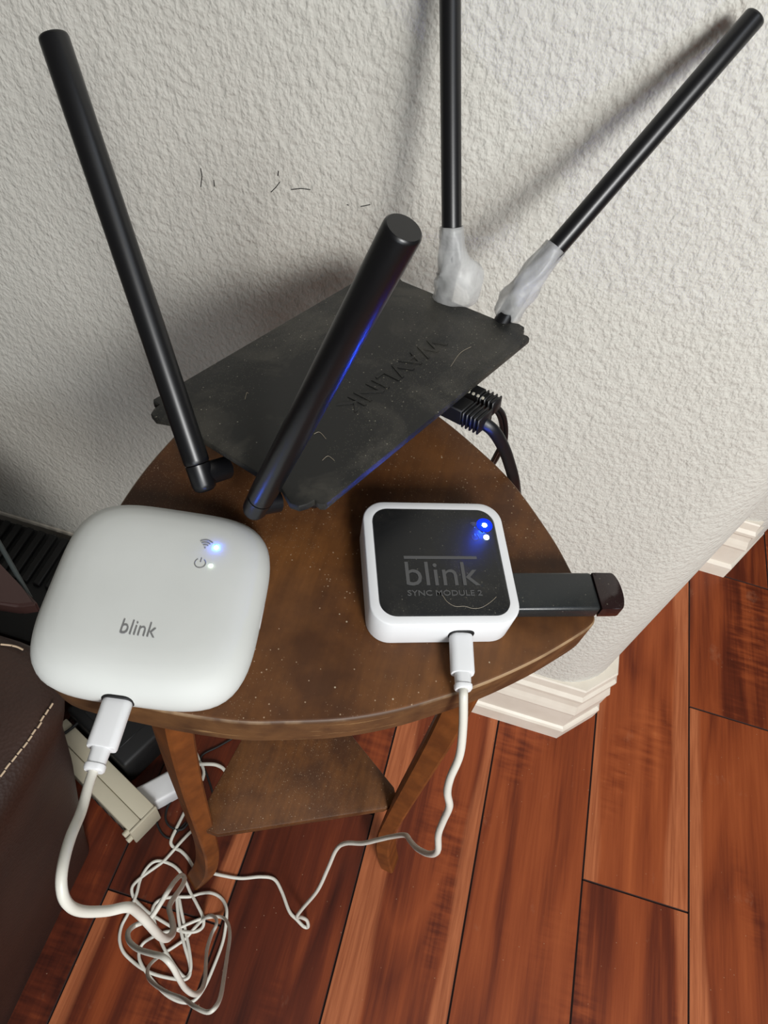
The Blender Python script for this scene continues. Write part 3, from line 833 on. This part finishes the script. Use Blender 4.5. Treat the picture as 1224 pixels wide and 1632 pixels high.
wa = Vector((-0.1990, 0.1720, 0)); mW = T(wa.x, wa.y, 0.0, math.radians(47))
wb = empty('power_adapter', mW, 'glossy white bar-shaped power adapter behind the front left table leg', 'power adapter')
bm = bmesh.new(); add_box(bm, (-0.012, -0.0125, 0.0), (0.056, 0.0145, 0.030), None, 0.004, 4)
obj('case', bm, M['white2'], wb, local=True)
bm = bmesh.new(); add_tube(bm, [(0.055, 0, 0.014), (0.060, 0, 0.014), (0.064, 0, 0.013)], lambda i: (0.0045, 0.0035, 0.0022)[i], 12)
obj('strain_relief', bm, M['white2'], wb, local=True)

mK = T(-0.2255, 0.1875, 0.0, ang)
bk = empty('power_brick', mK, 'large black power brick on the floor behind the beige outlet strip', 'power adapter')
bm = bmesh.new(); add_box(bm, (0.0, -0.062, 0.0), (0.100, -0.001, 0.060), None, 0.005, 3)
obj('case', bm, M['dark'], bk, local=True)
bm = bmesh.new(); add_box(bm, (0.020, -0.050, 0.0598), (0.080, -0.012, 0.0606), None, 0.0003, 1)
obj('recess', bm, M['rubber'], bk, local=True)

# black ribbed device standing against the wall, left
vb = empty('vented_box', T(-0.43, 0.33, 0), 'black vented box with a ribbed top standing against the wall behind the sofa', 'electronics')
bm = bmesh.new(); add_box(bm, (-0.70, 0.262, 0.006), (-0.31, 0.394, 0.137), None, 0.004, 2)
obj('case', bm, M['dark'], vb)
for k in range(25):
    x = -0.68 + k * 0.0145
    bm = bmesh.new(); add_box(bm, (x, 0.325, 0.136), (x + 0.0085, 0.391, 0.143), None, 0.0012, 1)
    obj('rib', bm, M['dark'], vb)
for fx in (-0.68, -0.325):
    for fy in (0.275, 0.380):
        bm = bmesh.new(); add_tube(bm, [(fx, fy, 0.0), (fx, fy, 0.007)], 0.008, 12); obj('foot', bm, M['rubber'], vb)

# ------------------------------------------------------------------ leather sofa corner
so = empty('leather_sofa', T(-0.4, -0.05, 0), 'dark brown leather sofa arm with pale contrast stitching beside the side table', 'sofa')
def sofa_ring(x1, y1, z, r=0.05):
    x0, y0 = -0.62, -0.40
    pts = []
    for cx, cy, a0 in ((x1 - r, y1 - r, 0), (x0 + r, y1 - r, 90), (x0 + r, y0 + r, 180), (x1 - r, y0 + r, 270)):
        for k in range(9):
            a = math.radians(a0 + 90 * k / 8); pts.append(Vector((cx + r * math.cos(a), cy + r * math.sin(a), z)))
    return pts
bm = bmesh.new()
loft(bm, [sofa_ring(-0.236, 0.118, 0.0, 0.012), sofa_ring(-0.229, 0.122, 0.06, 0.016), sofa_ring(-0.216, 0.132, 0.16, 0.024), sofa_ring(-0.202, 0.146, 0.27, 0.034), sofa_ring(-0.191, 0.158, 0.36),
          sofa_ring(-0.183, 0.165, 0.400), sofa_ring(-0.184, 0.166, 0.410), sofa_ring(-0.188, 0.162, 0.4165), sofa_ring(-0.196, 0.154, 0.4195), sofa_ring(-0.215, 0.135, 0.4215, 0.04), sofa_ring(-0.27, 0.08, 0.4225, 0.03)])
obj('arm', bm, M['leather'], so)
bm = bmesh.new()
# stitching: short raised threads following the seams on the arm's top
seam = smooth_path([(-0.212, -0.16, 0.4216), (-0.2085, -0.08, 0.4213), (-0.2040, 0.0, 0.4209), (-0.1985, 0.055, 0.4203), (-0.1940, 0.085, 0.4196), (-0.1905, 0.110, 0.4187), (-0.1895, 0.132, 0.4182)], 16)
seam2 = smooth_path([(-0.225, 0.1585, 0.4194), (-0.232, 0.1590, 0.4194), (-0.245, 0.1560, 0.4196), (-0.262, 0.1500, 0.4200), (-0.32, 0.1420, 0.4208), (-0.40, 0.1400, 0.4210)], 16)
def stitches(seam, Ls, gap):
    acc = 0.0; cur = [seam[0]]
    for p0, p1 in zip(seam, seam[1:]):
        d = (p1 - p0).length; acc += d; cur.append(p1)
        if acc >= Ls:
            jx = random.uniform(-0.0005, 0.0005)
            c = [q + Vector((jx, jx * 0.5, 0)) for q in cur]
            if len(c) >= 2: add_tube(bm, c, 0.00065, 6)
            cur = [p1 + (p1 - p0).normalized() * gap]; acc = 0.0
stitches(seam, 0.0042, 0.0009); stitches(seam2, 0.0075, 0.0015)
tag(obj('stitching', bm, M['thread'], so), kind='stuff')
# folded leather flap of the backrest
bm = bmesh.new()
fl = [(-0.34, 0.245), (-0.288, 0.2215), (-0.262, 0.209), (-0.2435, 0.2000), (-0.255, 0.1935), (-0.29, 0.1870), (-0.34, 0.1800)]
R0 = [Vector((x, y, 0.400 + 0.10 * max(0, -0.262 - x))) for x, y in fl]
R1 = [Vector((x * 0.985 - 0.004, y * 0.985 + 0.003, 0.386 + 0.10 * max(0, -0.262 - x))) for x, y in fl]
loft(bm, [R1, R0])
bmesh.ops.bevel(bm, geom=list(bm.edges), offset=0.002, segments=2, affect='EDGES')
tag(obj('backrest_flap', bm, M['leather2'], so), 'purplish brown leather flap with a shiny lower edge')
bm = bmesh.new(); add_tube(bm, smooth_path([(-0.345, 0.2736, 0.40), (-0.294, 0.235, 0.40), (-0.255, 0.2055, 0.392)], 6), 0.0019, 10)
obj('metal_rod', bm, plain('dull_grey_metal', lin(60, 66, 66), 0.45), so)

# scuffs on the wall and lint
bm = bmesh.new()
for pts in (((-0.1933, 0.6365),(-0.1928, 0.6312),(-0.1942, 0.6236)),((-0.1848, 0.6310),(-0.1846, 0.6267)),((-0.1416, 0.6491),(-0.1420, 0.6458)),((-0.1406, 0.6421),(-0.1430, 0.6380),(-0.1463, 0.6337)),((-0.1331, 0.6392),(-0.1266, 0.6418),(-0.1205, 0.6427)),((-0.0964, 0.6395),(-0.0951, 0.6395)),((-0.0875, 0.6408),(-0.0817, 0.6438))):
    add_tube(bm, [(x, YW - 0.0001, z) for x, z in pts], 0.00028, 5)
tag(obj('scuff_mark', bm, M['dark'], wall_a), kind='stuff')
bm = bmesh.new()
def zpt(x, y, z=ZT): return Vector((x, y, z + 0.0002))
add_tube(bm, smooth_path([(-0.1020, 0.1590, ZT + 0.0003), (-0.0900, 0.1610, ZT + 0.0012), (-0.0800, 0.1590, ZT + 0.0010), (-0.0740, 0.1530, ZT + 0.0003)], 6), 0.00011, 4)
tag(obj('lint_hair', bm, M['hair'], tbl), kind='stuff')
